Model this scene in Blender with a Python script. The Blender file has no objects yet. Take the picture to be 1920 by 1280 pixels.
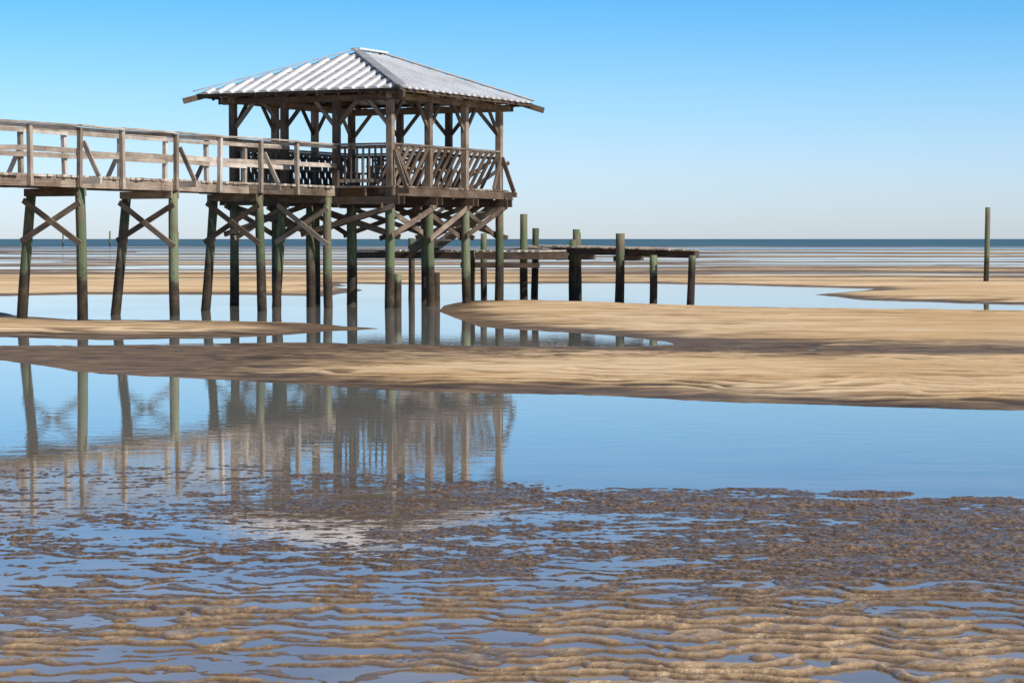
import bpy, math, random
import numpy as np
from mathutils import Vector
random.seed(7)
scene=bpy.context.scene
# ---------------------------------------------------------------- helpers
def new_mat(name):
    m=bpy.data.materials.new(name); m.use_nodes=True
    nt=m.node_tree; nt.nodes.clear()
    out=nt.nodes.new('ShaderNodeOutputMaterial')
    return m,nt,out
def N(nt,typ,**kw):
    n=nt.nodes.new(typ)
    for k,v in kw.items(): setattr(n,k,v)
    return n
def ramp(nt,stops,interp='LINEAR'):
    r=nt.nodes.new('ShaderNodeValToRGB'); cr=r.color_ramp; cr.interpolation=interp
    while len(cr.elements)<len(stops): cr.elements.new(0.5)
    for e,(p,c) in zip(cr.elements,stops):
        e.position=p; e.color=(c[0],c[1],c[2],1)
    return r
def math_n(nt,op,a,b=None,c=None,clamp=False):
    n=nt.nodes.new('ShaderNodeMath'); n.operation=op; n.use_clamp=clamp
    for i,x in enumerate((a,b,c)):
        if x is None: continue
        if isinstance(x,(int,float)): n.inputs[i].default_value=x
        else: nt.links.new(x,n.inputs[i])
    return n.outputs[0]
def mixc(nt,f,a,b,mode='MIX'):
    n=nt.nodes.new('ShaderNodeMix'); n.data_type='RGBA'; n.blend_type=mode
    for i,x in ((0,f),(6,a),(7,b)):
        if isinstance(x,(int,float)): n.inputs[i].default_value=x
        elif isinstance(x,tuple): n.inputs[i].default_value=(*x,1)
        else: nt.links.new(x,n.inputs[i])
    return n.outputs[2]
def smooth(nt,x,a,b):
    n=nt.nodes.new('ShaderNodeMapRange'); n.interpolation_type='SMOOTHSTEP'
    nt.links.new(x,n.inputs[0]); n.inputs[1].default_value=a; n.inputs[2].default_value=b
    return n.outputs[0]
def maprange(nt,x,a,b,c,d):
    n=nt.nodes.new('ShaderNodeMapRange'); nt.links.new(x,n.inputs[0])
    for i,v in enumerate((a,b,c,d)): n.inputs[i+1].default_value=v
    return n.outputs[0]
def noise(nt,vec,scale,detail=4,rough=.55,sc=None):
    if sc is not None:
        mp=N(nt,'ShaderNodeMapping'); mp.inputs['Scale'].default_value=sc
        nt.links.new(vec,mp.inputs[0]); vec=mp.outputs[0]
    n=N(nt,'ShaderNodeTexNoise'); n.inputs['Scale'].default_value=scale
    n.inputs['Detail'].default_value=detail; n.inputs['Roughness'].default_value=rough
    nt.links.new(vec,n.inputs['Vector']); return n.outputs['Fac']

# ---------------------------------------------------------------- materials
def wood_mat(name,dark,mid,light,rough=.85):
    m,nt,out=new_mat(name)
    b=N(nt,'ShaderNodeBsdfPrincipled'); nt.links.new(b.outputs[0],out.inputs[0])
    uv=N(nt,'ShaderNodeUVMap'); geo=N(nt,'ShaderNodeNewGeometry')
    g=noise(nt,uv.outputs[0],1.0,5,.6,(1.6,45,1))
    n2=noise(nt,geo.outputs['Position'],2.3,4,.6)
    f=math_n(nt,'ADD',math_n(nt,'MULTIPLY',g,.55),math_n(nt,'MULTIPLY',geo.outputs['Random Per Island'],.34))
    f=math_n(nt,'ADD',f,math_n(nt,'MULTIPLY',math_n(nt,'SUBTRACT',n2,.4),.6))
    r=ramp(nt,[(.22,dark),(.5,mid),(.8,light)]); nt.links.new(f,r.inputs[0])
    nt.links.new(r.outputs[0],b.inputs['Base Color']); b.inputs['Roughness'].default_value=rough
    b.inputs['Specular IOR Level'].default_value=.25
    bp=N(nt,'ShaderNodeBump'); bp.inputs['Strength'].default_value=.5; bp.inputs['Distance'].default_value=.006
    nt.links.new(g,bp.inputs['Height']); nt.links.new(bp.outputs[0],b.inputs['Normal'])
    return m
M_wood=wood_mat('weathered_wood',(.042,.030,.022),(.165,.118,.085),(.44,.35,.27))
M_rail=wood_mat('silvered_wood',(.11,.08,.06),(.38,.31,.245),(.76,.68,.60))
M_wood_shaded=wood_mat('shaded_wood',(.030,.020,.014),(.105,.072,.05),(.26,.19,.14))  # timber darkened so the shade under deck and roof sits in its colour
def piling_mat():
    m,nt,out=new_mat('treated_piling')
    b=N(nt,'ShaderNodeBsdfPrincipled'); nt.links.new(b.outputs[0],out.inputs[0])
    geo=N(nt,'ShaderNodeNewGeometry'); uv=N(nt,'ShaderNodeUVMap')
    sep=N(nt,'ShaderNodeSeparateXYZ'); nt.links.new(geo.outputs['Position'],sep.inputs[0])
    g=noise(nt,uv.outputs[0],1.0,5,.6,(1.2,26,1))
    pn=noise(nt,geo.outputs['Position'],3.5,5,.7)
    f=math_n(nt,'ADD',math_n(nt,'MULTIPLY',g,.6),math_n(nt,'MULTIPLY',geo.outputs['Random Per Island'],.35))
    green=ramp(nt,[(.2,(.04,.055,.026)),(.48,(.12,.15,.075)),(.8,(.26,.27,.16))]); nt.links.new(f,green.inputs[0])
    gb=mixc(nt,smooth(nt,noise(nt,geo.outputs['Position'],1.3,4,.6),.5,.68),green.outputs[0],(.17,.13,.085))
    brown=ramp(nt,[(.35,(.014,.010,.006)),(.55,(.05,.032,.016)),(.8,(.15,.10,.055))])
    nt.links.new(pn,brown.inputs[0])
    zz=math_n(nt,'ADD',sep.outputs[2],math_n(nt,'MULTIPLY',math_n(nt,'SUBTRACT',pn,.5),.9))
    zz=math_n(nt,'ADD',zz,math_n(nt,'MULTIPLY',math_n(nt,'SUBTRACT',geo.outputs['Random Per Island'],.5),.4))
    k=smooth(nt,zz,.72,1.05)
    col=mixc(nt,k,brown.outputs[0],gb)
    nt.links.new(col,b.inputs['Base Color']); b.inputs['Roughness'].default_value=.8
    bp=N(nt,'ShaderNodeBump'); bp.inputs['Strength'].default_value=.7; bp.inputs['Distance'].default_value=.012
    hh=math_n(nt,'ADD',g,noise(nt,geo.outputs['Position'],22,4,.7))
    nt.links.new(hh,bp.inputs['Height']); nt.links.new(bp.outputs[0],b.inputs['Normal'])
    return m
M_pile=piling_mat()
def metal_mat(name,c0,c1,c2,met,rough):
    m,nt,out=new_mat(name)
    b=N(nt,'ShaderNodeBsdfPrincipled'); nt.links.new(b.outputs[0],out.inputs[0])
    geo=N(nt,'ShaderNodeNewGeometry'); P=geo.outputs['Position']
    f=noise(nt,P,1.1,4,.55)
    r=ramp(nt,[(.3,c0),(.5,c1),(.7,c2)]); nt.links.new(f,r.inputs[0])
    nt.links.new(r.outputs[0],b.inputs['Base Color'])
    b.inputs['Metallic'].default_value=met; b.inputs['Roughness'].default_value=rough
    return m
M_roof_shaded=metal_mat('galvanised_roofing_shaded',(.36,.34,.32),(.47,.46,.45),(.56,.56,.56),.4,.42)  # same metal as the ribs, its duller reflection painted as darker grey
M_ribs_lit=metal_mat('galvanised_ribs_lit',(.74,.73,.71),(.84,.83,.82),(.9,.9,.9),.25,.34)  # same metal as the pans, brighter reflection painted into the colour
def ground_mat():
    m,nt,out=new_mat('tidal_sand')
    b=N(nt,'ShaderNodeBsdfPrincipled'); nt.links.new(b.outputs[0],out.inputs[0])
    geo=N(nt,'ShaderNodeNewGeometry'); P=geo.outputs['Position']
    sep=N(nt,'ShaderNodeSeparateXYZ'); nt.links.new(P,sep.inputs[0]); z=sep.outputs[2]; y=sep.outputs[1]
    big=noise(nt,P,.35,5,.6,(.5,1,1)); med=noise(nt,P,3.0,6,.72,(.45,1.0,1)); fine=noise(nt,P,38,4,.7)
    speck=noise(nt,P,7,3,.8,(.8,.5,1))
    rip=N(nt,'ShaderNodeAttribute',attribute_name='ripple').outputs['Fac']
    zz=math_n(nt,'ADD',z,math_n(nt,'MULTIPLY',math_n(nt,'SUBTRACT',med,.5),.03))
    zz=math_n(nt,'ADD',zz,math_n(nt,'MULTIPLY',math_n(nt,'SUBTRACT',big,.5),.05))
    dry=smooth(nt,zz,.018,.060)
    dryc=mixc(nt,smooth(nt,big,.35,.65),(.66,.44,.225),(.88,.665,.42))
    dryc=mixc(nt,smooth(nt,med,.3,.62),mixc(nt,.25,dryc,(.34,.20,.09)),dryc)
    dryc=mixc(nt,smooth(nt,fine,.3,.8),mixc(nt,.2,dryc,(.25,.16,.09)),dryc)
    dryc=mixc(nt,smooth(nt,speck,.72,.78),dryc,(.09,.06,.035))
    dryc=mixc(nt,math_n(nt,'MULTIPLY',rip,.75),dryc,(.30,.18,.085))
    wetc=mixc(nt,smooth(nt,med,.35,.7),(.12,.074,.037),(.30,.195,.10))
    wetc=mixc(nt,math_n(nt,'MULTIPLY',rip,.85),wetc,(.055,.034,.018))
    mud=N(nt,'ShaderNodeAttribute',attribute_name='mud')
    mudc=mixc(nt,smooth(nt,fine,.35,.7),(.08,.052,.031),(.30,.20,.122))
    mudc=mixc(nt,smooth(nt,z,-.004,.016),mixc(nt,.45,mudc,(.04,.027,.016)),mudc)
    nearc=mixc(nt,smooth(nt,z,-.002,.020),(.15,.095,.052),(.60,.405,.22))
    nearc=mixc(nt,smooth(nt,fine,.35,.7),mixc(nt,.36,nearc,(.10,.062,.034)),nearc)
    fg=N(nt,'ShaderNodeAttribute',attribute_name='fore')
    mudc=mixc(nt,mud.outputs['Fac'],nearc,mudc)
    col=mixc(nt,dry,wetc,dryc)
    col=mixc(nt,fg.outputs['Fac'],col,mudc)
    nt.links.new(col,b.inputs['Base Color'])
    rb=maprange(nt,dry,0,1,.5,.95); sb=maprange(nt,dry,0,1,.22,.04)
    mm=math_n(nt,'MULTIPLY',math_n(nt,'SUBTRACT',.22,rb),fg.outputs['Fac']); nt.links.new(math_n(nt,'ADD',rb,mm),b.inputs['Roughness'])
    mm=math_n(nt,'MULTIPLY',math_n(nt,'SUBTRACT',.5,sb),fg.outputs['Fac']); nt.links.new(math_n(nt,'ADD',sb,mm),b.inputs['Specular IOR Level'])
    bp=N(nt,'ShaderNodeBump'); bp.inputs['Strength'].default_value=.7; bp.inputs['Distance'].default_value=.014
    nt.links.new(math_n(nt,'ADD',fine,math_n(nt,'MULTIPLY',med,2.0)),bp.inputs['Height']); nt.links.new(bp.outputs[0],b.inputs['Normal'])
    return m
M_ground=ground_mat()
def pool_mat():
    m,nt,out=new_mat('shallow_water')
    b=N(nt,'ShaderNodeBsdfPrincipled'); nt.links.new(b.outputs[0],out.inputs[0])
    geo=N(nt,'ShaderNodeNewGeometry'); P=geo.outputs['Position']
    sep=N(nt,'ShaderNodeSeparateXYZ'); nt.links.new(P,sep.inputs[0]); y=sep.outputs[1]
    n0=noise(nt,P,1.1,4,.6,(.6,1.2,1))
    shal=mixc(nt,smooth(nt,n0,.35,.65),(.19,.14,.10),(.28,.215,.155))
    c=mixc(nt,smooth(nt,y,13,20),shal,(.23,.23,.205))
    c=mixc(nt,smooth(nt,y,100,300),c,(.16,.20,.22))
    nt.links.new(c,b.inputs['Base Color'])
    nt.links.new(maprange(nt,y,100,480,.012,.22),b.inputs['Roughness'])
    b.inputs['IOR'].default_value=1.5
    n1=noise(nt,P,3.0,3,.5,(.7,1.6,1)); n2=noise(nt,P,16,2,.5,(.7,1.3,1))
    bp=N(nt,'ShaderNodeBump'); bp.inputs['Strength'].default_value=.15; bp.inputs['Distance'].default_value=.006
    nt.links.new(math_n(nt,'ADD',n1,math_n(nt,'MULTIPLY',n2,.2)),bp.inputs['Height']); nt.links.new(bp.outputs[0],b.inputs['Normal'])
    return m
M_pool=pool_mat()
def sea_mat():
    m,nt,out=new_mat('open_sea')
    geo=N(nt,'ShaderNodeNewGeometry'); P=geo.outputs['Position']
    n1=noise(nt,P,.02,6,.75,(.35,1,1))
    col=mixc(nt,smooth(nt,n1,.3,.7),(.03,.09,.135),(.09,.18,.235))
    d=N(nt,'ShaderNodeBsdfDiffuse'); nt.links.new(col,d.inputs[0])
    g=N(nt,'ShaderNodeBsdfGlossy'); g.inputs['Roughness'].default_value=.3
    mx=N(nt,'ShaderNodeMixShader'); mx.inputs[0].default_value=.1
    nt.links.new(d.outputs[0],mx.inputs[1]); nt.links.new(g.outputs[0],mx.inputs[2]); nt.links.new(mx.outputs[0],out.inputs[0])
    return m
M_sea=sea_mat()

# ---------------------------------------------------------------- mesh builder
class MB:
    def __init__(s): s.v=[]; s.f=[]; s.uv=[]; s.sm=[]
    def box(s,p0,p1,w,h,up=(0,0,1),roll=0):
        p0=Vector(p0);p1=Vector(p1); a=(p1-p0); L=a.length; a=a/L
        up=Vector(up)
        side=a.cross(up)
        if side.length<1e-3: side=a.cross(Vector((U[0],U[1],0)))
        side.normalize(); u2=side.cross(a).normalized()
        i=len(s.v); off=random.random()*50
        for p in (p0,p1):
            for (x,y) in ((-1,-1),(1,-1),(1,1),(-1,1)):
                s.v.append(tuple(p+side*(x*w/2)+u2*(y*h/2)))
        for k in range(4):
            k2=(k+1)%4
            s.f.append((i+k,i+k2,i+4+k2,i+4+k)); ww=w if k%2==0 else h
            s.uv+= [(off,off+k*.3),(off,off+k*.3+ww),(off+L,off+k*.3+ww),(off+L,off+k*.3)]
            s.sm.append(False)
        s.f.append((i+3,i+2,i+1,i)); s.uv+=[(off,off),(off,off+w),(off+.03,off+w),(off+.03,off)]; s.sm.append(False)
        s.f.append((i+4,i+5,i+6,i+7)); s.uv+=[(off,off),(off,off+w),(off+.03,off+w),(off+.03,off)]; s.sm.append(False)
    def cyl(s,p0,p1,r0,r1,n=16,seg=7,wob=.012):
        p0=Vector(p0);p1=Vector(p1);a=p1-p0;L=a.length;a.normalize()
        x=a.cross(Vector((0,1,0))).normalized(); y=a.cross(x).normalized()
        i=len(s.v); off=random.random()*50; ph=random.random()*6
        for j in range(seg+1):
            t=j/seg; r=r0+(r1-r0)*t
            c=p0+a*(L*t)+x*(wob*math.sin(ph+t*4))+y*(wob*math.cos(ph*2+t*3))
            for k in range(n):
                an=2*math.pi*k/n; rr=r*(1+.05*math.sin(k*2.1+ph+j))
                s.v.append(tuple(c+x*(rr*math.cos(an))+y*(rr*math.sin(an))))
        for j in range(seg):
            for k in range(n):
                k2=(k+1)%n; b=i+j*n
                s.f.append((b+k,b+n+k,b+n+k2,b+k2))
                v0=off+k*2*math.pi*r0/n; v1=off+(k+1)*2*math.pi*r0/n; u0=off+L*j/seg;u1=off+L*(j+1)/seg
                s.uv+=[(u0,v0),(u1,v0),(u1,v1),(u0,v1)]; s.sm.append(True)
        s.f.append(tuple(i+seg*n+k for k in range(n))[::-1]); s.uv+=[(off,off)]*n; s.sm.append(False)
    def quad(s,pts):
        i=len(s.v); s.v+= [tuple(p) for p in pts]; s.f.append(tuple(range(i,i+len(pts))))
        s.uv+=[(p[0],p[1]) for p in pts]; s.sm.append(False)
    def make(s,name,mat,parent=None):
        me=bpy.data.meshes.new(name); me.from_pydata(s.v,[],s.f); 
        l=me.uv_layers.new(name='UVMap'); l.data.foreach_set('uv',[c for q in s.uv for c in q])
        me.polygons.foreach_set('use_smooth',s.sm)
        me.materials.append(mat); me.update()
        o=bpy.data.objects.new(name,me); scene.collection.objects.link(o)
        if parent: o.parent=parent
        return o
def empty(name):
    e=bpy.data.objects.new(name,None); scene.collection.objects.link(e); return e
# local frame of the pavilion / boardwalk: s runs seaward along the walk, t runs across it
U=(0.443,0.896); V=(-0.896,0.443); O=(-2.81,52.0)
def L(s,t,z): return (O[0]+s*U[0]+t*V[0], O[1]+s*U[1]+t*V[1], z)
def jit(a): return random.uniform(-a,a)
A=5.6; B=4.3; DZ=2.83
S4=[0,1.867,3.733,5.6]; T4=[0,1.44,2.87,4.3]
# ================================================================ PAVILION
pav=empty('beach_pavilion')
posts=MB(); per=[(s,0) for s in S4]+[(s,B) for s in S4]+[(0,t) for t in T4[1:3]]+[(A,t) for t in T4[1:3]]
for s,t in per: posts.box(L(s,t,DZ-.5),L(s+jit(.01),t+jit(.01),4.9),.15,.15,up=(U[0],U[1],0))
posts.make('posts',M_wood,pav)
fr=MB()
for t in (0,B):
    for dt in (-.095,.095): fr.box(L(-.35,t+dt,4.90),L(A+.35,t+dt,4.90),.04,.14)
for s in (0,A):
    for ds in (-.095,.095): fr.box(L(s+ds,-.35,4.87),L(s+ds,B+.35,4.87),.04,.13)
# knee braces
def knee(s,t,ds,dt):
    fr.box(L(s+ds*.06,t+dt*.06,4.25),L(s+ds*.60,t+dt*.60,4.86),.05,.09)
for i,s in enumerate(S4):
    for t in (0,B):
        if i>0: knee(s,t,-1,0)
        if i<3: knee(s,t,1,0)
for i,t in enumerate(T4):
    for s in (0,A):
        if i>0: knee(s,t,0,-1)
        if i<3: knee(s,t,0,1)
# roof geometry
ov=.65; EZ=5.03; slope=(6.13-5.03)/(B/2+ov)
half=B/2+ov
def roofpt(face,q,r,dz=0):
    z=EZ+slope*r+dz
    if face==0: return L(-ov+r, -ov+q, z)            # landward-left hip, eave along t
    if face==1: return L(-ov+q, -ov+r, z)            # right long side
    if face==2: return L(A+ov-r,-ov+q,z)
    return L(-ov+q,B+ov-r,z)
flen={0:B+2*ov,1:A+2*ov,2:B+2*ov,3:A+2*ov}
roof=MB(); raf=MB(); ribs=MB()
for f in range(4):
    Lq=flen[f]
    if f in (0,2): roof.quad([roofpt(f,0,0),roofpt(f,Lq,0),roofpt(f,half,half)])
    else: roof.quad([roofpt(f,0,0),roofpt(f,Lq,0),roofpt(f,Lq-half,half),roofpt(f,half,half)])
    n=int(round(Lq/.33)); 
    for k in range(1,n):
        q=Lq*k/n; r=min(q,Lq-q,half)
        if r<.12: continue
        e=-.04+jit(.015)
        p0=Vector(roofpt(f,q,e,.02)); p1=Vector(roofpt(f,q,r-.05,.02))
        ribs.box(p0,p1,.15,.03)
        p0=Vector(roofpt(f,q,e,.047)); p1=Vector(roofpt(f,q,r-.08,.047))
        ribs.box(p0,p1,.09,.024)
    n=10
    for k in range(1,n):
        q=Lq*k/n; r=min(q,Lq-q,half)
        raf.box(roofpt(f,q,.02,-.075),roofpt(f,q,r,-.075),.045,.11)
    for r in (.12,.75,1.4,2.1):
        if r<half-.1: raf.box(roofpt(f,r,r,-.02),roofpt(f,Lq-r,r,-.02),.07,.03)
# hip and ridge caps
R1=roofpt(0,half,half,.075); R2=roofpt(2,half,half,.075)
for c,R in ((L(-ov-.02,-ov-.02,EZ+.075),R1),(L(-ov-.02,B+ov+.02,EZ+.075),R1),(L(A+ov+.02,-ov-.02,EZ+.075),R2),(L(A+ov+.02,B+ov+.02,EZ+.075),R2)):
    roof.box(c,R,.2,.03)
ribs.box(L(half-ov-.06,B/2,6.215),L(A+ov-half+.06,B/2,6.215),.26,.04)
roof.make('metal_roof',M_roof_shaded,pav); ribs.make('roof_ribs',M_ribs_lit,pav)
# hip rafters with long weathered tails
for (s,t,ds,dt,R) in ((0,0,-1,-1,R1),(0,B,-1,1,R1),(A,0,1,-1,R2),(A,B,1,1,R2)):
    raf.box(L(s+ds*(ov+.2),t+dt*(ov+.2),EZ-.17),(R[0],R[1],R[2]-.17),.06,.14)
# fascia
raf.box(L(-ov+.03,-ov,EZ-.045),L(-ov+.03,B+ov,EZ-.045),.03,.06)
raf.box(L(-ov,-ov+.03,EZ-.05),L(A+ov,-ov+.03,EZ-.05),.03,.06)
raf.box(L(A+ov-.03,-ov,EZ-.045),L(A+ov-.03,B+ov,EZ-.045),.03,.06)
raf.box(L(-ov,B+ov-.03,EZ-.05),L(A+ov,B+ov-.03,EZ-.05),.03,.06)
raf.make('rafters',M_wood_shaded,pav)
fr.make('beams_and_knee_braces',M_wood,pav)
# floor
fl=MB(); s=-.12
while s<A+.1:
    fl.box(L(s+.07,-.16+jit(.01),DZ-.02),L(s+.07,B+.16+jit(.01),DZ-.02),.135,.04); s+=.145
fl.make('floor_planks',M_wood,pav)
jo=MB()
for t in (-.13,.6,1.45,2.15,2.87,3.6,B+.13): jo.box(L(-.15,t,DZ-.14),L(A+.15,t,DZ-.14),.045,.18)
for s in S4:
    for ds in (-.13,.13): jo.box(L(s+ds,-.3,DZ-.34),L(s+ds,B+.3,DZ-.34),.05,.18)
jo.make('joists_and_girders',M_wood_shaded,pav)
# pilings
pl=MB()
for s in S4:
    for t in (0,B/2,B): pl.cyl(L(s+jit(.05),t+jit(.05),-.6),L(s,t,DZ-.3+jit(.05)),.115,.1)
for s,t in ((.12,-.12),(2.0,-.13)): pl.cyl(L(s,t,-.6),L(s,t,.8),.1,.09)
pl.make('pilings',M_pile,pav)
# cross bracing
xb=MB()
def xbrace(p,q,z0,z1,off,w=.12):
    (s0,t0),(s1,t1)=p,q; dx=s1-s0;dt=t1-t0;l=math.hypot(dx,dt); e=.18/l
    a=(s0-dx*e,t0-dt*e); b=(s1+dx*e,t1+dt*e)
    n=(-dt/l*off,dx/l*off)
    xb.box(L(a[0]+n[0],a[1]+n[1],z0+jit(.06)),L(b[0]+n[0],b[1]+n[1],z1+jit(.06)),.04,w)
    xb.box(L(a[0]-n[0],a[1]-n[1],z1+jit(.06)),L(b[0]-n[0],b[1]-n[1],z0+jit(.06)),.04,w)
for i in range(3):
    for t in (0,B): xbrace((S4[i],t),(S4[i+1],t),2.42,1.62,.13)
for s in (S4[0],S4[2],S4[3]):
    for t0,t1 in ((0,B/2),(B/2,B)): xbrace((s,t0),(s,t1),2.42,1.65,.14)
xb.make('cross_braces',M_wood,pav)
# railings
ra=MB()
def rail(p,q,bal=True,sp=.15,z=DZ):
    ra.box(L(*p,z+.97),L(*q,z+.97),.14,.04)
    ra.box(L(*p,z+.90),L(*q,z+.90),.04,.08)
    if bal: ra.box(L(*p,z+.12),L(*q,z+.12),.04,.08)
    if bal:
        l=math.hypot(q[0]-p[0],q[1]-p[1]); n=int(l/sp)
        for k in range(1,n):
            f=k/n; s=p[0]+(q[0]-p[0])*f; t=p[1]+(q[1]-p[1])*f
            ra.box(L(s,t,z+.08),L(s,t,z+.93),.04,.04,up=(U[0],U[1],0))
rail((0,.07),(0,1.37)); rail((0,2.94),(0,4.23)); rail((A,1.5),(A,B)); rail((0.07,B),(A-.07,B))
rail((.07,-.02),(A-.07,-.02),False)
for s in (0,A):
    ra.box(L(s,-.09,DZ+.82),L(s,-.42,DZ-.05),.05,.1)
    ra.box(L(s,-.50,DZ-.12),L(s,.3,DZ-.12),.05,.13)
ra.box(L(.1,-.1,DZ+.85),L(.80,-.1,DZ+.02),.045,.1)
ra.box(L(A-.1,-.1,DZ+.8),L(A-.5,-.1,DZ+.02),.045,.1)
ra.make('railings',M_wood,pav)
be=MB()
def bench(f,l0,l1):
    # f(l,c,z): l along the bench, c distance inward from the rail
    x=l0
    while x<l1:
        be.box(f(x,.42,DZ+.04),f(x,-.07,DZ+.92),.14,.03,up=(0,0,1)); x+=.31
    be.box(f(l0,.07,DZ+.80),f(l1,.07,DZ+.80),.04,.07)
    for c in (.42,.55,.68): be.box(f(l0,c,DZ+.45),f(l1,c,DZ+.45),.11,.035)
    x=l0+.1
    while x<l1:
        be.box(f(x,.66,DZ),f(x,.66,DZ+.43),.06,.08,up=(U[0],U[1],0)); x+=1.1
bench(lambda l,c,z:L(l,c,z),.15,A-.12)
bench(lambda l,c,z:L(l,B-c,z),.3,A-.2)
bench(lambda l,c,z:L(A-c,l,z),1.6,B-.7)
be.make('benches',M_wood,pav)
# ================================================================ STAIRS
stc=empty('wooden_stairs'); st=MB()
s0=A+.35
for k in range(8):
    z=DZ-.18*(k+1); t=.55+.27*k
    st.box(L(s0-.1,t,z),L(s0+.95,t,z),.27,.045)
for s in (s0-.1,s0+.95): st.box(L(s,.3,DZ-.1),L(s,.55+.27*8,DZ-.18*8-.1),.05,.24)
for s in (s0-.1,s0+.95): st.box(L(s,.35,DZ+.75),L(s,.55+.27*8,DZ-.18*8+.75),.05,.09)
st.make('treads_and_stringers',M_rail,stc)
# ================================================================ BOARDWALK
bw=empty('boardwalk_pier')
pk=MB(); s=-17.0
while s<-.14:
    pk.box(L(s,1.36+jit(.03),DZ-.02+jit(.005)),L(s+jit(.008),2.74+jit(.03),DZ-.02+jit(.005)),.135,.045); s+=.148
pk.make('deck_planks',M_rail,bw)
st2=MB()
for t in (1.42,2.05,2.68):
    x=-17.0
    while x<-.2:
        e=min(x+3.3,-.15); st2.box(L(x,t+jit(.01),DZ-.14+jit(.01)),L(e-.004,t,DZ-.14+jit(.01)),.05,.19); x+=3.3
bents=[-16.3,-13.05,-9.75,-6.6,-3.36,-.42]
pp=MB()
for s in bents:
    for ds in (-.12,.12): st2.box(L(s+ds,1.40,DZ-.32),L(s+ds,2.70,DZ-.32),.05,.15)
    pp.cyl(L(s+jit(.05),1.40+jit(.06),-.6),L(s,1.45,DZ-.26),.108,.095)
    pp.cyl(L(s-.05,2.92+jit(.06),-.6),L(s,2.62,DZ-.26),.108,.095)
    st2.box(L(s-.14,1.34,2.34+jit(.03)),L(s-.14,2.78,1.55+jit(.04)),.04,.11)
    st2.box(L(s-.19,2.68,2.38+jit(.03)),L(s-.19,1.30,1.48+jit(.04)),.04,.11)
pp.make('pilings',M_pile,bw); st2.make('stringers_and_cross_braces',M_wood,bw)
rl=MB()
rp=[-16.3,-14.7,-13.05,-11.4,-9.9,-8.5,-6.65,-5.04,-3.42,-1.9]
for i,s in enumerate(rp):
    for t in (1.34,2.76):
        rl.box(L(s,t,DZ-.22),L(s+jit(.03),t+jit(.02),DZ+.93),.085,.085,up=(U[0],U[1],0))
    if i%2==0:
        rl.box(L(s+.07,1.29,DZ+.66),L(s+.07,.93,DZ-.02),.04,.09); rl.box(L(s+.07,1.5,DZ-.1),L(s+.07,.88,DZ-.1),.045,.12)
        rl.box(L(s+.07,2.81,DZ+.62),L(s+.07,3.16,DZ+.0),.04,.09); rl.box(L(s+.07,2.7,DZ-.1),L(s+.07,3.2,DZ-.1),.045,.12)
for t,tt in ((1.34,1.405),(2.76,2.695)):
    for i in range(len(rp)):
        a=rp[i]; b=rp[i+1] if i<len(rp)-1 else -.06
        rl.box(L(a,t,DZ+.96+jit(.012)),L(b-.004,t,DZ+.96+jit(.012)),.14,.035)
        rl.box(L(a,tt,DZ+.90),L(b-.004,tt,DZ+.90+jit(.01)),.035,.07)
        rl.box(L(a,tt,DZ+.46+jit(.03)),L(b-.004,tt,DZ+.46+jit(.03)),.035,.10)
rl.make('handrails',M_rail,bw)
# ================================================================ BOAT DOCK
dk=empty('boat_dock'); dp=MB(); df=MB(); dq=MB()
z0=1.29
t=-.85
while t<4.75:
    dp.box(L(6.35+(.0 if t>1 else -.3),t,z0+jit(.006)),L(7.7,t,z0+jit(.006)),.12,.04); t+=.17 if t>1 else .2
for s in (6.32,7.7):
    df.box(L(s,-.9 if s>7 else 1.1,z0-.12),L(s,4.8,z0-.12),.05,.17)
df.box(L(6.0,-.95,z0-.12),L(6.0,1.6,z0-.12),.05,.17); df.box(L(6.0,-.95,z0-.36),L(6.0,1.3,z0-.36),.05,.12)
for t in (-.93,1.2,4.78): df.box(L(5.98,t,z0-.13) if t<2 else L(6.3,t,z0-.13),L(7.7,t,z0-.13),.05,.17)
# outer dock, bending to the right
n0=[(0.3,62.3,1.40),(2.75,57.6,1.37),(4.45,54.7,1.32)]
f0=[(1.3,64.6,1.41),(3.3,60.3,1.37),(4.75,57.3,1.32)]
def lerp(a,b,f): return tuple(a[i]+(b[i]-a[i])*f for i in range(3))
for i in range(2):
    n=int(((n0[i+1][0]-n0[i][0])**2+(n0[i+1][1]-n0[i][1])**2)**.5/.16)
    for k in range(n):
        a=Vector(lerp(n0[i],n0[i+1],(k+.5)/n)); b=Vector(lerp(f0[i],f0[i+1],(k+.5)/n))
        d=(b-a).normalized()*.05; a=a-d*(1+random.random()); b=b+d
        a.z+=jit(.008); dp.box(a,b,.13,.04)
    for q in (n0,f0):
        a=q[i];b=q[i+1]; df.box((a[0],a[1],a[2]-.11),(b[0],b[1],b[2]-.11),.05,.16)
df.box((n0[2][0],n0[2][1],1.2),(f0[2][0],f0[2][1],1.2),.05,.16)
df.box((n0[0][0],n0[0][1],1.27),(f0[0][0],f0[0][1],1.27),.05,.16)
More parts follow.
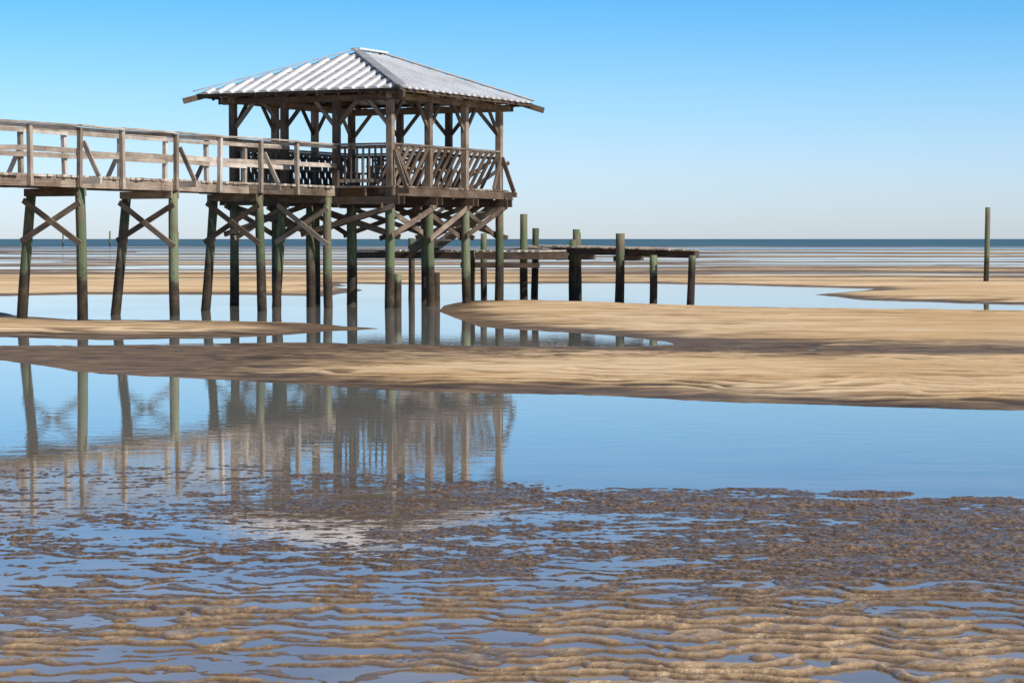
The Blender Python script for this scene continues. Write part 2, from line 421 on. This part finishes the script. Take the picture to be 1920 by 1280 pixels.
# link between stair platform and outer dock
for k in range(10):
    a=lerp(L(7.4,-.7,1.30),n0[0],k/10); b=lerp(L(7.5,1.0,1.30),f0[0],k/10); dp.box(a,b,.13,.04)
for x,y,zt,r in ((.325,58.9,2.25,.105),(.63,62.4,1.9,.1),(1.62,60.4,1.58,.105),(1.72,61.2,1.86,.1),(1.83,62.0,1.78,.095),(2.74,57.1,1.74,.12),(3.5,55.8,1.2,.1),(4.34,54.6,1.2,.095),
                (-2.75,61.5,1.62,.09),(-1.05,57.7,1.3,.09),(-.78,61.2,1.75,.09)):
    dq.cyl((x,y,-.6),(x+jit(.03),y,zt),r,r*.93)
df.box((1.2,60.3,1.1),(2.3,62.6,1.1),.05,.14); df.box((2.6,57.2,1.1),(3.5,60.2,1.1),.05,.14)
dp.make('deck_planks',M_rail,dk); df.make('framing',M_wood_shaded,dk); dq.make('pilings',M_pile,dk)
# ================================================================ LONE PILINGS
def lone(x,y,zt,r):
    m=MB(); m.cyl((x,y,-.6),(x+.02,y,zt),r,r*.92,seg=9); return m.make('wooden_piling',M_pile)
lone(17.3,82,2.75,.1)
for x in (-96,-86,-71): lone(x,481 if x<-80 else 478,3.3+jit(.2),.17)
lone(-49,700,3.9,.17)

# ================================================================ GROUND
rng=np.random.RandomState(3); TAB=rng.rand(512,512).astype(np.float32)
def vn(x,y,seed=0):
    x=x+seed*37.3; y=y+seed*91.7
    ix=np.floor(x).astype(np.int64); iy=np.floor(y).astype(np.int64)
    fx=(x-ix).astype(np.float32); fy=(y-iy).astype(np.float32)
    fx=fx*fx*fx*(fx*(fx*6-15)+10); fy=fy*fy*fy*(fy*(fy*6-15)+10)
    a=TAB[ix&511,iy&511]; b=TAB[(ix+1)&511,iy&511]; c=TAB[ix&511,(iy+1)&511]; d=TAB[(ix+1)&511,(iy+1)&511]
    return (a*(1-fx)+b*fx)*(1-fy)+(c*(1-fx)+d*fx)*fy
def fbm(x,y,o=4,seed=0,g=.5):
    r=0;a=1;t=0
    for k in range(o):
        r=r+a*(vn(x,y,seed+k*3)-.5); t+=a; a*=g; x=x*2.03;y=y*2.03
    return r/t*2
def ss(x,a,b):
    t=np.clip((x-a)/(b-a),0,1); return t*t*(3-2*t)
def sdf(X,Y,poly):
    d=np.full(X.shape,1e9,np.float32); inside=np.zeros(X.shape,bool)
    n=len(poly)
    for i in range(n):
        ax,ay=poly[i]; bx,by=poly[(i+1)%n]; ex,ey=bx-ax,by-ay
        px=X-ax;py=Y-ay; t=np.clip((px*ex+py*ey)/(ex*ex+ey*ey),0,1)
        d=np.minimum(d,(px-t*ex)**2+(py-t*ey)**2)
        if ay!=by:
            c=((ay>Y)!=(by>Y))&(X<(bx-ax)*(Y-ay)/(by-ay)+ax); inside^=c
    d=np.sqrt(d); return np.where(inside,-d,d)
W1=[(-30,64),(-18.7,62.4),(-14.36,63),(-11.92,66.1),(-8.62,64.8),(-5.33,62.4),(-4.9,70),(-6.63,82.2),(-3.01,79.3),(2.73,82.2),(7.34,79.3),(11.7,72.5),
    (10.6,69.5),(8.31,64.8),(8.98,59.1),(12.39,54.4),(16.2,51.1),(30,45),(30,41),(14.9,46.8),(11.3,49.6),(6.65,51.9),(3.12,54.8),(.56,59.1),(-1.12,58.6),(-1.75,54.4),(-1.8,50),
    (-1.07,44.9),(-.585,41.1),(.82,38.3),(2.04,35.9),(2.68,33.7),(1.5,33.3),(-.48,33.7),(-2.12,34.4),(-3.79,34.75),(-5.36,34.2),(-7.68,33.7),(-9.98,33.4),(-30,32),(-30,38),
    (-11.08,37),(-8.35,36.6),(-6.43,35.7),(-4.82,36.2),(-3.77,37.9),(-2.48,40.1),(-4.05,42.7),(-6.42,44.3),(-8.64,44.9),(-10.2,46.8),(-11.4,49.9),(-15.3,51.1),(-30,53)]
W2=[(-30,34),(-9.7,32.6),(-6.77,29.7),(-4.83,26.75),(-2.84,24.97),(-1.24,23.7),(.22,23.2),(2.29,21.96),(3.74,21.27),(4.74,20.8),(5.98,20.3),(20,18),(20,-60),(-30,-60)]
rows=np.concatenate([np.array([-40,-10,2,5,6.4]),6741/np.arange(963,14,-.72),np.array([500,700,2000,40000])])
c1=np.linspace(-.30,.30,1050); cw=np.array([.32,.35,.4,.5,.7,1,1.6,3,6])
cols=np.concatenate([-cw[::-1],c1,cw])
Yg,Cg=np.meshgrid(rows,cols,indexing='ij'); Xg=Cg*np.maximum(Yg,7)
X=Xg.astype(np.float32); Y=Yg.astype(np.float32)
wa=np.clip(Y/45,.25,1.6)
wx=X+fbm(X/2.2/wa,Y/2.2/wa,5,11,.6)*.6*wa; wy=Y+fbm(X/2.0/wa,Y/1.4/wa,5,23,.6)*.6*wa
d1=sdf(wx,wy,W1); d2=sdf(wx,wy,W2); d=np.minimum(d1,d2)
h=np.where(d>0,.085*(1-np.exp(-d/1.7)),-.06*(1-np.exp(d/.8)))
h+=fbm(X/5,Y/3,4,31)*.03*ss(d,.0,1.5)
# the front bar is low and damp towards its back and its left end, the one behind it a little
tx=np.clip((X-2.6)/9,0,1.5); yc=33.0-1.9*tx+.35*np.sin(X*.8)
zb=ss(Y,20,22)*(1-ss(Y,34,35.5)); nz=fbm(X/3,Y/2,3,35)
lowf=np.clip(.38+.70*ss(X+.55*(28-Y)+nz*2.5,-5.5,1.0)*(1-.6*ss(Y+nz*1.5,26.5,30)),0,1)
h=np.where(h>0,h*(1-zb*(1-lowf)),h)
zh=ss(Y,35,36)*(1-ss(Y,47,49))*(1-ss(X,-2,-1)); h=np.where(h>0,h*(1-zh*(.35+.3*nz)),h)
# wet trough running off the end of the middle pool
dy=Y-yc; sg=np.where(dy>0,1.6,1.1); tr=np.exp(-(dy/sg)**2)*ss(X,1.2,2.8)
h=h-(h-.006)*tr*.97
# ripples on the bars
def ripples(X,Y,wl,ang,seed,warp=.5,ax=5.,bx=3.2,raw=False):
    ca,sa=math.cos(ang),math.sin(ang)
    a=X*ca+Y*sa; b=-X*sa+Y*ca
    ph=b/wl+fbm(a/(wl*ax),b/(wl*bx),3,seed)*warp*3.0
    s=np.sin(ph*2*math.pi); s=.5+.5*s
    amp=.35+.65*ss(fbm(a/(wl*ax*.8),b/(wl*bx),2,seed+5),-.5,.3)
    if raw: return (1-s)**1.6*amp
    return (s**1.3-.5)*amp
fade=ss(Y,15,20)*(1-ss(Y,50,75))
patch=.35+.65*ss(fbm(X/4,Y/3,3,41),-.45,.15)
wf=ss(Y,33,36)
RA=(.50,-.36,51,.45,2.2,1.8); RB=(1.05,-.25,53,.45,2.2,1.8)
rA=ripples(X,Y,*RA); rB=ripples(X,Y,*RB)
h+=(rA*(1-wf)*.024+rB*wf*.028)*fade*patch*ss(d,-.1,.6)
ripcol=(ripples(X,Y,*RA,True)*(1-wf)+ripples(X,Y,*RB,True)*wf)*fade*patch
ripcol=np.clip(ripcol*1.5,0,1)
# far flats
fy=np.log(np.maximum(Y,1)/70)*60
xs=np.clip(Y/110,1,4)
far=fbm(X/30/xs,fy/3.0,5,61,.6)+.42*fbm(X/60/xs,fy/1.2,3,71)
bias=.17-.15*ss(Y,105,200)
hf=np.clip((far+bias)*.10,-.06,.075)
kf=ss(Y,76,92); h=h*(1-kf)+hf*kf
# foreground film flat: hummocky mud, then sand ripples
ye=np.interp(X.ravel(),[-30,-4.95,-3.82,-1.74,-.22,1.54,2.53,3.15,3.95,20],[19,17.2,16.77,15.97,15.32,14.75,14.43,13.84,13.4,11]).reshape(X.shape)
kfg=ss(ye-Y+fbm(X/.8,Y/.5,3,81)*.9,-.1,.6)
big=fbm(X/1.0,Y/.6,4,91,.6)
fine=fbm(X/.14,Y/.09,4,97,.7)
lump=ss(vn(X/.05,Y/.06,5)*.6+vn(X/.028,Y/.035,9)*.4,.60,.86)
right=ss(X,-.5,1.6)*ss(Y,9.4,10.8)
near=1-ss(Y+fbm(X/1.6,Y/1.2,3,131)*1.2,8.8,11.8)
Xw=X+.06*fbm(X/.3,Y/.3,3,141); Yw=Y+.045*fbm(X/.22,Y/.35,3,151)
rp1=ripples(Xw,Yw,.18,-.05,101,.42,1.8,2.0)
rp2=ripples(Xw,Yw,.105,.20,107,.5,1.4,1.4)
hm=(-.0022+.011*big+.012*fine*(1-.68*near)+.008*right+.009*lump*ss(big,-.5,.2)*(1-.85*near)
    +rp1*(.010+.016*near)+rp2*(.006+.000*near)+near*(.0022+.003*ss(X,-3,1)))
h=h*(1-kfg)+hm*kfg
h=np.where(Y>481,-.5,h)
mud=1-.92*(1-ss(Y,8.8,11.2))*ss(fbm(X/.9,Y/.5,4,111)+near-.45,-.5,.4)
mud=np.clip(mud,0,1)
nr,nc=X.shape
verts=np.stack([Xg,Yg,h.astype(np.float64)],-1).reshape(-1,3)
idx=np.arange(nr*nc).reshape(nr,nc)
quads=np.stack([idx[:-1,:-1],idx[:-1,1:],idx[1:,1:],idx[1:,:-1]],-1).reshape(-1)
me=bpy.data.meshes.new('beach_ground'); nq=len(quads)//4
me.vertices.add(nr*nc); me.vertices.foreach_set('co',verts.ravel())
me.loops.add(len(quads)); me.loops.foreach_set('vertex_index',quads.astype(np.int32))
me.polygons.add(nq); me.polygons.foreach_set('loop_start',np.arange(0,nq*4,4,dtype=np.int32))
me.polygons.foreach_set('use_smooth',np.ones(nq,bool))
me.update(calc_edges=True)
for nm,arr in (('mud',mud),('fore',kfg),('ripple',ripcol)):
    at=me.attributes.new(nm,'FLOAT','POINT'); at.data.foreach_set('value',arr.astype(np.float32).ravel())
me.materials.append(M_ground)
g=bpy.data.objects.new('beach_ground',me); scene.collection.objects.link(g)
def sheet(name,x0,x1,y0,y1,z,mat):
    me=bpy.data.meshes.new(name); me.from_pydata([(x0,y0,z),(x1,y0,z),(x1,y1,z),(x0,y1,z)],[],[(0,1,2,3)]); me.materials.append(mat)
    o=bpy.data.objects.new(name,me); scene.collection.objects.link(o); return o
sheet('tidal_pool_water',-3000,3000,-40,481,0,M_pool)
sheet('sea_water',-30000,30000,481,42000,0,M_sea)

# ================================================================ LIGHT
sd=Vector((.62,-.44,.66)).normalized()
el=math.asin(sd.z); az=math.atan2(sd.x,sd.y)
w=bpy.data.worlds.new('World'); scene.world=w; w.use_nodes=True; nt=w.node_tree; nt.nodes.clear()
out=nt.nodes.new('ShaderNodeOutputWorld'); bg=nt.nodes.new('ShaderNodeBackground')
sky=nt.nodes.new('ShaderNodeTexSky'); sky.sky_type='NISHITA'; sky.sun_disc=False
sky.sun_elevation=el; sky.sun_rotation=az; sky.air_density=1.0; sky.dust_density=.3; sky.ozone_density=2.0
tc=nt.nodes.new('ShaderNodeTexCoord'); sp=nt.nodes.new('ShaderNodeSeparateXYZ'); nt.links.new(tc.outputs['Generated'],sp.inputs[0])
mr=nt.nodes.new('ShaderNodeMapRange'); nt.links.new(sp.outputs[2],mr.inputs[0]); mr.inputs[1].default_value=0; mr.inputs[2].default_value=.35
# clear-air tint by elevation (the Nishita horizon is yellower than this very dry, clear sky)
rp_=ramp(nt,[(0,(.48,.57,.85)),(.10,(.43,.555,.83)),(.18,(.34,.53,.78)),(.30,(.185,.46,.73)),(.6,(.22,.42,.60)),(1,(.14,.21,.30))])
nt.links.new(mr.outputs[0],rp_.inputs[0])
tint=mixc(nt,1.0,sky.outputs[0],rp_.outputs[0],'MULTIPLY')
nt.links.new(tint,bg.inputs[0]); nt.links.new(bg.outputs[0],out.inputs[0])
bg.inputs[1].default_value=.21
sl=bpy.data.lights.new('sun','SUN'); sl.energy=5.0; sl.angle=math.radians(.5); sl.color=(1,.95,.87)
so=bpy.data.objects.new('sun',sl); scene.collection.objects.link(so); so.rotation_euler=sd.to_track_quat('Z','Y').to_euler()
# ================================================================ CAMERA
cam=bpy.data.cameras.new('camera'); cam.lens=79; cam.sensor_width=36; cam.clip_end=60000; cam.clip_start=.1
co=bpy.data.objects.new('camera',cam); scene.collection.objects.link(co); co.location=(0,0,1.6)
co.rotation_euler=(math.radians(90-2.61),0,0); scene.camera=co
scene.view_settings.view_transform='Standard'; scene.view_settings.look='None'; scene.view_settings.exposure=0
